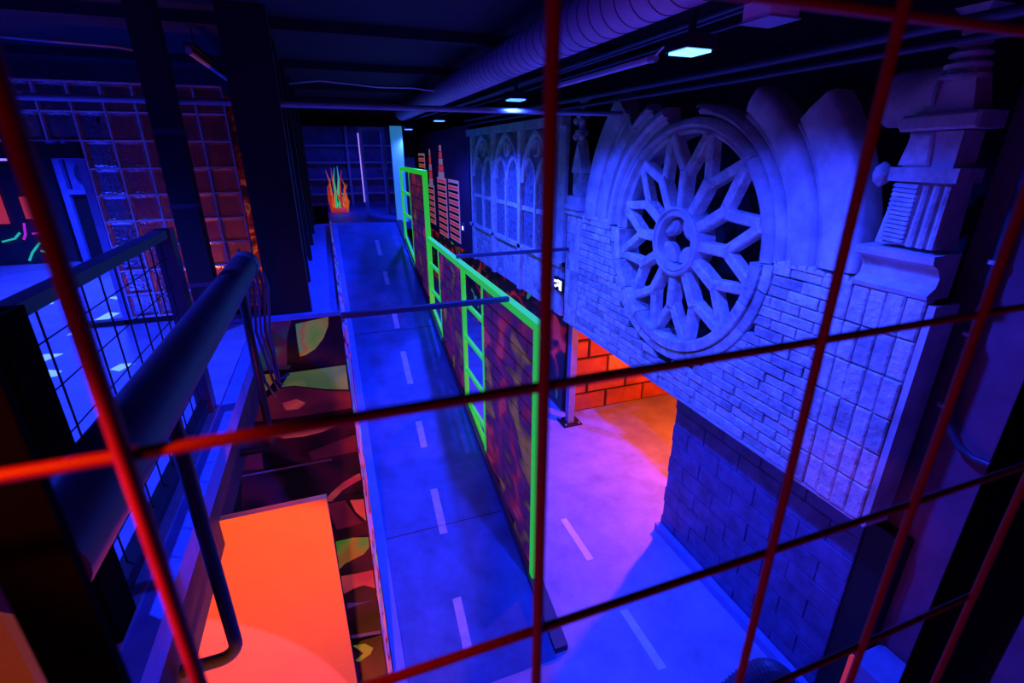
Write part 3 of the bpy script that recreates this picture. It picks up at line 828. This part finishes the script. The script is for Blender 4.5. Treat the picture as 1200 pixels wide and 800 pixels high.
# ------------------------------------------------------------------ left far room
dw = thing('dark_doorway', (-3.3, 9.35, 3.0), 'blue framed dark doorway at the back of the left gallery', 'doorway')
box('leaf', 'black', -3.58, -2.98, 9.42, 9.46, 3.0, 4.05, dw)  # black sheet painting the darkness of the open doorway
for x in (-3.66, -2.98): box('jamb', 'frame', x, x + .08, 9.33, 9.46, 3.0, 5.3, dw)
box('lintel', 'frame', -3.58, -2.98, 9.33, 9.46, 4.03, 4.10, dw)
box('lintel', 'frame', -3.58, -2.98, 9.33, 9.46, 4.52, 4.58, dw)
box('fan_housing', 'frame', -3.55, -3.0, 9.43, 9.47, 4.10, 4.52, dw)
MB().tube([(-3.28, 9.36, 4.33), (-3.28, 9.43, 4.33)], .17, 20).build('fan_ring', 'dimpipe', dw, True)
struct(box('wall_gallery', 'darkwall', -7.2, -.7, 9.6, 9.7, 3.0, 5.8), 'dark wall at the back of the left gallery')
for x0, x1, z0, z1, m_ in ((-3.5, -3.05, 4.66, 5.15, 'frame'),):
    wn = thing('inner_window', (-3.28, 9.4, 4.62), 'blue framed inner window above the dark doorway', 'window')
    box('pane', 'darkwall', x0 + .05, x1 - .05, 9.41, 9.43, z0 + .05, z1 - .05, wn)
    for a in (x0, x1 - .05): box('frame_bar', m_, a, a + .05, 9.36, 9.44, z0, z1, wn)
    box('frame_bar', m_, x0, x1, 9.36, 9.44, (z0 + z1) / 2 - .03, (z0 + z1) / 2 + .03, wn)
for x, w, z0, z1, lb in ((-4.62, .12, 3.62, 4.15, 'glowing red banner left of its pair on the gallery back wall'), (-4.28, .12, 3.68, 4.0, 'shorter glowing red banner on the gallery back wall')):
    tag(box('red_banner', 'neon_r', x, x + w, 9.56, 9.598, z0, z1), lb, 'banner')
def stroke(name, pts, m_, lb):
    tag(MB().tube([(x, 9.575, z) for x, z in pts], .016, 6).build(name, m_), lb, 'wall art', 'neon strokes on the gallery back wall')
stroke('neon_stroke', [(-4.33, 3.62), (-4.36, 3.45), (-4.40, 3.38)], 'neon_p', 'straight pink neon stroke on the gallery back wall')
stroke('neon_stroke', [(-4.16, 3.60), (-4.18, 3.47), (-4.27, 3.46)], 'neon_p', 'hooked pink neon stroke on the gallery back wall')
stroke('neon_stroke', [(-4.22, 3.32), (-4.35, 3.18), (-4.42, 3.06)], 'neon_g', 'long slanting green neon stroke on the gallery back wall')
stroke('neon_stroke', [(-4.24, 3.20), (-4.12, 3.15), (-4.02, 3.14)], 'neon_g', 'short level green neon stroke on the gallery back wall')
stroke('neon_stroke', [(-4.42, 3.48), (-4.5, 3.40), (-4.66, 3.36)], 'neon_g', 'curved green neon stroke below the red banners')
ch_ = thing('control_panel', (-4.4, 9.5, 4.5), 'small control panel with blue lit display on the gallery back wall', 'panel')
box('case', 'black', -4.75, -4.2, 9.53, 9.598, 4.42, 4.85, ch_)
for k, (z0, z1) in enumerate(((4.5, 4.62), (4.70, 4.73), (4.76, 4.79))): box('display', 'strip_glow', -4.5, -4.25, 9.52, 9.53, z0, z1, ch_)

# floor arrows on the gallery
def arrow(poly, lb):
    m_ = MB()
    k = len(poly)
    m_.add([(x, y, 3.0005) for x, y in poly] + [(x, y, 3.004) for x, y in poly], [tuple(reversed(range(k))), tuple(k + i for i in range(k))] + [(i, (i + 1) % k, k + (i + 1) % k, k + i) for i in range(k)])
    tag(m_.build('floor_arrow', 'glowdash'), lb, 'floor marking', 'white marks on the gallery floor')
arrow([(-2.50, 4.80), (-2.40, 4.72), (-2.28, 4.95), (-2.42, 4.99)], 'upper white chevron stroke on the gallery floor')
arrow([(-2.39, 4.66), (-2.30, 4.36), (-2.12, 4.42), (-2.13, 4.52)], 'lower white chevron stroke on the gallery floor')
arrow([(-3.36, 6.80), (-3.25, 6.66), (-3.08, 6.84), (-3.12, 6.94)], 'far left white mark on the gallery floor')
arrow([(-2.46, 5.50), (-2.36, 5.50), (-2.24, 6.15), (-2.36, 6.22)], 'long white stripe on the gallery floor behind the fence')
arrow([(-2.58, 6.90), (-2.44, 6.78), (-2.30, 6.62), (-2.24, 6.78), (-2.12, 6.96), (-2.3, 6.95), (-2.44, 7.0)], 'white arrowhead mark on the gallery floor')
arrow([(-1.78, 4.42), (-1.70, 4.36), (-1.64, 4.50), (-1.74, 4.52)], 'small white square mark on the gallery floor beside the rail')

# mesh fence along the gallery edge
fe = thing('mesh_fence', (-0.92, 2.55, 3.0), 'dark mesh fence with flat top rail on the gallery edge', 'fence')
box('top_rail', 'dimpipe', -.955, -.885, 1.70, 3.42, 4.145, 4.19, fe)
box('bottom_rail', 'blackmetal', -.95, -.89, 1.78, 3.36, 3.03, 3.09, fe)
box('post', 'post', -.975, -.865, 1.62, 1.77, 3.0, 4.19, fe)
box('post', 'dimpipe', -.965, -.875, 3.36, 3.46, 3.0, 4.19, fe)
fm = MB()
for k in range(9): fm.tube([(-.92, 1.93 + k * .17, 3.06), (-.92, 1.93 + k * .17, 4.15)], .004, 5)
for z in (3.22, 3.38, 3.55, 3.71, 3.87, 4.03): fm.tube([(-.92, 1.74, z), (-.92, 3.4, z)], .003, 5)
fm.build('wire_mesh', 'blackmetal', fe)

# padded handrail with balusters
hr = thing('padded_handrail', (-0.66, 2.8, 2.4), 'thick padded handrail on bent black tubes before the gallery fence', 'handrail')
MB().tube([(-.64, 1.02, 3.815), (-.64, 4.02, 3.815)], .095, 24).build('padding', 'pad', hr, True)
MB().tube([(-.64, 4.0, 3.815), (-.64, 4.14, 3.815), (-.64, 4.17, 3.815)], [.100, .100, .075], 24).build('end_cap', 'pipe', hr, True)
MB().tube([(-.64, 1.0, 3.728), (-.64, 3.95, 3.728)], .03, 10).build('rail_tube', 'blackmetal', hr, True)
for y in (1.93, 3.75):
    pth = [(-.64, y, 3.74), (-.64, y, 2.52)]
    for k in range(7):
        a = R(90 * k / 6)
        pth.append((-.72 + .08 * math.cos(a), y, 2.52 - .08 * math.sin(a)))
    pth.append((-.87, y, 2.44))
    MB().tube(pth, .029, 12).build('baluster', 'blackmetal', hr, True)
struct(box('trim_2', 'darkwall', -0.95, -0.87, -2.5, 5.39, 2.30, 2.82), 'dark slab fascia below the gallery edge')
cb = thing('cable_bundle', (-0.6, 4.3, 2.9), 'bundle of hanging cables at the far end of the padded handrail', 'cables')
for k in range(5):
    x, y = -.70 + k * .035, 4.35 + .02 * (k % 2)
    MB().tube([(x, y, 3.9 - .05 * k), (x + .02, y, 3.6), (x - .03, y, 3.2), (x + .03 * math.sin(k), y, 2.75), (x + .06, y - .02, 2.6 + .05 * k)], .012, 7).build('cable', 'dimpipe', cb, True)

# ------------------------------------------------------------------ pit: mural wall, mural steps, orange panel
def pix(x, y):
    """direction of a pixel of the 1200x800 photograph"""
    P_, A_, F_ = R(21), R(20), 574
    cx, cy = x - 600, 400 - y
    z, f = cy * math.cos(P_) - F_ * math.sin(P_), cy * math.sin(P_) + F_ * math.cos(P_)
    return Vector((f * math.sin(A_) + cx * math.cos(A_), f * math.cos(A_) - cx * math.sin(A_), z))
mwall = thing('mural_wall_panel', (-0.6, 5.35, 1.75), 'leaf mural panels in green and magenta under the ledge', 'mural')
for x0, x1, z0, z1 in ((-1.2, -.52, 2.42, 2.98), (-.515, -.02, 2.42, 2.98), (-1.2, -.02, 1.76, 2.41)):
    box('panel', 'mural_dark', x0, x1, 5.34, 5.395, z0, z1, mwall)
def wall_shape(pts, m_, k=0):
    q = []
    for u, v in pts:
        d = pix(240 + u / 3.635, 340 + v / 3.635)
        t = 5.34 / d.y
        q.append((min(max(d.x * t, -1.19), -.025), min(max(4.6 + d.z * t, 1.765), 2.975)))
    n = len(q)
    f, g = 5.338 - k * .0012, 5.341
    MB().add([(x, f, z) for x, z in q] + [(x, g, z) for x, z in q], [tuple(range(n)), tuple(reversed(range(n, 2 * n)))] + [(i, (i + 1) % n, n + (i + 1) % n, n + i) for i in range(n)]).build('painted_leaf', m_, mwall)
wall_shape([(85, 150), (380, 125), (400, 270), (360, 335), (230, 345), (90, 350)], 'paint_dusk')
wall_shape([(380, 145), (525, 105), (526, 150), (505, 205), (470, 250), (430, 275), (405, 282), (395, 220)], 'paint_lime', 1)
wall_shape([(80, 150), (110, 150), (160, 200), (200, 270), (225, 335), (180, 335), (150, 260), (110, 200)], 'mural_ink', 2)
wall_shape([(368, 125), (384, 125), (402, 290), (392, 320), (350, 320), (350, 200)], 'mural_ink', 2)
wall_shape([(360, 352), (600, 318), (612, 422), (510, 420), (440, 412), (380, 405), (325, 412)], 'paint_sage')
wall_shape([(100, 372), (320, 352), (270, 420), (200, 490), (140, 540), (95, 560), (120, 470)], 'paint_lime')
wall_shape([(130, 372), (160, 368), (190, 470), (185, 500), (160, 450)], 'paint_dusk', 1)
wall_shape([(320, 418), (380, 410), (440, 418), (520, 428), (622, 430), (628, 500), (380, 540), (130, 570), (200, 510), (260, 460)], 'paint_magenta')
wall_shape([(330, 480), (390, 462), (430, 480), (400, 505), (345, 510)], 'paint_rose', 1)
# sloped boards below the mural wall
st = thing('mural_slope', (-0.6, 4.3, 0), 'steep sloping boards painted with dark magenta and green leaves', 'slope')
SY0, SZ0, SY1, SZ1 = 5.38, 1.74, 3.25, 0.02
SG = (SZ0 - SZ1) / (SY0 - SY1)
def sz(y): return SZ1 + (y - SY1) * SG
for k in range(6):
    ya, yb = SY1 + (SY0 - SY1) * k / 6 + .008, SY1 + (SY0 - SY1) * (k + 1) / 6 - .008
    lip = .012 * (k % 2)
    MB().hexa([(-1.2, ya, max(0, sz(ya) - .08)), (-.02, ya, max(0, sz(ya) - .08)), (-.02, yb, sz(yb) - .08), (-1.2, yb, sz(yb) - .08),
               (-1.2, ya, sz(ya) + lip), (-.02, ya, sz(ya) + lip), (-.02, yb, sz(yb) + lip), (-1.2, yb, sz(yb) + lip)]).build('board', 'mural_step', st)
MB().extrude_x([(SY1 + .1, 0), (SY0, 0), (SY0, SZ0 - .1)], -1.19, -.03).build('carcass', 'black', st)
MB().tube([(-1.2, SY0 - .02, SZ0 + .015), (-.02, SY0 - .02, SZ0 + .015)], .016, 8).build('batten', 'metal', st, True)
MB().tube([(-1.2, 4.99, sz(4.99) + .02), (-.3, 4.99, sz(4.99) + .02)], .012, 8).build('batten', 'metal', st, True)
def slope_shape(pts, m_, ox, oy, sc, k=0):
    q = []
    for u, v in pts:
        d = pix(ox + u / sc, oy + v / sc)
        t = (SZ1 - SY1 * SG + .016 - 4.6) / (d.z - d.y * SG)
        q.append((min(max(d.x * t, -1.19), -.025), d.y * t))
    n = len(q)
    h = .004 + .0015 * k
    MB().add([(x, y, sz(y) + .012 + h) for x, y in q] + [(x, y, sz(y) + .008) for x, y in q], [tuple(range(n)), tuple(reversed(range(n, 2 * n)))] + [(i, (i + 1) % n, n + (i + 1) % n, n + i) for i in range(n)]).build('painted_leaf', m_, st)
B_ = (370, 550, 3.2)
slope_shape([(30, 120), (60, 85), (100, 50), (150, 20), (182, 10), (185, 32), (150, 45), (100, 75), (60, 118)], 'paint_rose', *B_)
slope_shape([(128, 115), (192, 108), (200, 190), (172, 178), (150, 158)], 'paint_rose', *B_)
slope_shape([(40, 130), (110, 115), (140, 160), (175, 200), (80, 225)], 'paint_magenta', *B_)
slope_shape([(75, 270), (140, 255), (204, 252), (200, 290), (180, 315), (150, 330), (110, 350), (88, 372)], 'paint_lime', *B_)
slope_shape([(95, 400), (160, 388), (232, 372), (236, 440), (180, 432), (140, 446), (105, 466)], 'paint_rose', *B_)
slope_shape([(118, 500), (170, 498), (236, 484), (180, 500), (120, 520)], 'paint_violet', *B_)
slope_shape([(140, 660), (185, 652), (215, 668), (205, 690), (165, 718), (150, 715), (180, 688), (160, 672)], 'paint_lime', *B_)
slope_shape([(130, 622), (250, 600), (250, 612), (135, 632)], 'paint_violet', *B_)
D_ = (240, 340, 3.635)
slope_shape([(260, 608), (340, 585), (420, 575), (580, 556), (560, 575), (500, 602), (420, 622), (340, 630)], 'paint_rose', *D_)
slope_shape([(20, 700), (240, 680), (250, 760), (30, 790)], 'paint_magenta', *D_)
slope_shape([(440, 690), (660, 610), (668, 680), (460, 720)], 'paint_magenta', *D_)
tag(MB().box(-2.4, -.245, 2.90, 2.95, 0, 2.48).build('orange_screen', 'orange'), 'tall fluorescent orange board standing in the pit', 'screen')
tag(box('orange_barrier', 'orangeboard', -1.75, -0.99, 1.42, 1.50, 3.0, 3.48), 'low board with added orange glow on the gallery floor at the near left', 'board')

# ------------------------------------------------------------------ ceiling services
du = thing('spiral_duct', (1.94, 6.0, 5.33), 'large galvanised spiral duct under the ceiling', 'duct')
MB().tube([(1.94, 0.2, 5.50), (1.94, 13.0, 5.50)], .17, 32).build('duct_pipe', 'metal', du, True)
ring = MB().arc(1.94, 5.5, 0, 360, [(.169, -.004), (.173, -.004), (.173, .004), (.169, .004)], 32)
ring.v = [(a[1], a[0], a[2]) for a in ring.v]
rg = ring.build('seam_ring', 'seam', du)
WL[rg.name] = Vector((1.94, 0, 5.5 - .173))
rg.location = Vector((1.94, 1.0, 5.327)) - WL[du.name]
for k in range(1, 74): share(rg, 'seam_ring', (1.94, 1.0 + k * .16, 5.327), du)
tag(MB().tube([(-6.9, 5.5, 5.03), (3.37, 5.5, 5.03)], .028, 12).build('cross_pipe', 'pipe', smooth=True), 'long blue lit pipe spanning the hall below the ceiling', 'pipe')
tag(MB().tube([(3.2, 1.0, 5.235), (3.2, 3.6, 5.235), (3.2, 12, 5.30)], .03, 10).build('wall_pipe', 'dimpipe', smooth=True), 'dark pipe running above the rose window', 'pipe')
tag(MB().tube([(3.28, 1.0, 5.16), (3.28, 3.6, 5.16), (3.28, 12, 5.22)], .022, 10).build('wall_pipe', 'dimpipe', smooth=True), 'thinner lower pipe running above the rose window', 'pipe')
def flood(y, lb, glow):
    t = thing('flood_lamp', (2.0, y, 5.1), lb, 'lamp', 'blue floods under the ceiling')
    box('housing', 'blackmetal', 1.90, 2.10, y - .10, y + .10, 5.13, 5.20, t)
    box('lens', glow, 1.92, 2.08, y - .08, y + .08, 5.118, 5.13, t)
    box('bracket', 'blackmetal', 1.985, 2.015, y - .015, y + .015, 5.20, 5.328, t)
flood(2.60, 'brightest blue flood lamp above the rose window', 'lamp_glow')
flood(5.38, 'blue flood lamp above the green railing', 'fitting_glow')
flood(9.2, 'blue flood lamp farther along the duct', 'fitting_glow')
flood(12.6, 'farthest blue flood lamp near the landing', 'fitting_glow')
tb = thing('fluorescent_tube', (2.05, 3.7, 5.12), 'unlit white fluorescent tube beside the duct', 'lamp')
MB().tube([(2.05, 3.05, 5.16), (2.05, 4.45, 5.16)], .02, 12).build('tube', 'tube', tb, True)
for y in (2.99, 4.45): MB().tube([(2.05, y, 5.16), (2.05, y + .06, 5.16)], .024, 12).build('end_cap', 'pipe', tb, True)
tag(MB().tube([(2.0, 2.7, 5.21), (2.03, 2.9, 5.20), (2.05, 3.0, 5.17)], .006, 6).build('lamp_cable', 'tube', smooth=True), 'white cable between the flood lamp and the tube', 'cable')
jb = thing('junction_box', (2.15, 2.3, 5.25), 'pale plastic junction box by the brightest flood lamp', 'box')
box('body', 'tube', 2.10, 2.28, 2.16, 2.34, 5.22, 5.30, jb)
box('lid', 'pipe', 2.09, 2.29, 2.15, 2.35, 5.212, 5.22, jb)
for i, (x, z) in enumerate(((2.3, 5.36), (2.42, 5.40), (2.56, 5.42), (2.72, 5.40))):
    tag(MB().tube([(x, .4, z + .02), (x, 4, z), (x - .05, 8, z - .02), (x - .1, 12.5, z)], .014, 7).build('cable_run', 'dimpipe', smooth=True),
        ['innermost thin cable run beside the duct', 'second thin cable run beside the duct', 'third thin cable run beside the duct', 'outermost thin cable run beside the duct'][i], 'cable', 'cable runs along the duct')
lt = thing('fluorescent_tube', (-1.03, 7, 5.45), 'unlit tube lamp over the glass block wall', 'lamp')
MB().tube([(-1.05, 6.0, 5.50), (-1.02, 8.0, 5.50)], .03, 12).build('tube', 'tube', lt, True)
box('fitting', 'dimpipe', -1.08, -.99, 5.95, 8.05, 5.53, 5.57, lt)
for y in (6.2, 7.8): box('hanger', 'dimpipe', -1.04, -1.03, y, y + .02, 5.57, 5.80, lt)
tag(MB().tube([(-3.4, 4.4, 5.52), (-2.6, 5.2, 5.42), (-1.6, 6.0, 5.50), (-1.3, 6.3, 5.48)], .014, 8).build('ceiling_cable', 'pipe', smooth=True), 'slack cable under the ceiling at upper left', 'cable')
tag(MB().tube([(-.3, 8.2, 5.50), (.1, 8.0, 5.53), (.9, 8.1, 5.49), (1.4, 8.2, 5.51), (1.8, 8.4, 5.50)], .01, 8).build('ceiling_cable', 'tube', smooth=True), 'thin pale cable crossing the ceiling over the ramp', 'cable')
ld = thing('gallery_duct', (-4.3, 8.2, 5.0), 'dim segmented duct under the ceiling of the left gallery', 'duct')
dpth = [(-5.6 + k * .22, 8.6 - k * .05, 5.45 - .25 * (k / 9) ** 2) for k in range(10)]
MB().tube(dpth, .16, 18).build('duct_pipe', 'pipe', ld, True)
for k in (2, 5, 8): MB().tube([dpth[k], tuple(Vector(dpth[k]) + Vector((.03, -.007, -.004)))], .172, 18).build('band', 'seam', ld)
tag(box('ceiling_tile', 'tube', .05, .18, 3.6, 3.72, 5.62, 5.66), 'small pale tile fixed to the ceiling joist', 'tile')
tag(box('ceiling_plate', 'pipe', 2.5, 2.75, 2.0, 2.2, 5.55, 5.58), 'pale plate near the ceiling right of the duct', 'plate')

# ------------------------------------------------------------------ near wire screen and its posts
MY = 0.235
s_ = MY / 0.4
def mz(z): return 4.6 + (z - 4.6) * s_
ws = thing('wire_screen', (0.2, MY, 3.0), 'coarse red-lit wire screen right in front of the viewpoint', 'screen')
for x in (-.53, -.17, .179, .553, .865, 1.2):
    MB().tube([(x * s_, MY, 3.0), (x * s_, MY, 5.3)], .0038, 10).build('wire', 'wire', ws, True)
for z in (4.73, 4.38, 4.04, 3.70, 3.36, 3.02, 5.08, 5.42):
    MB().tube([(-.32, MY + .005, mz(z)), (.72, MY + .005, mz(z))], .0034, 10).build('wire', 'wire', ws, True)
tag(MB().box(-.202, -.166, .297, .305, 3.0, 5.3).build('screen_post', 'post'), 'black post of the wire screen at the lower left', 'post')
tag(MB().box(.785, 1.06, .285, .300, 3.0, 5.3).build('screen_post', 'post'), 'broad black post of the wire screen at the lower right', 'post')
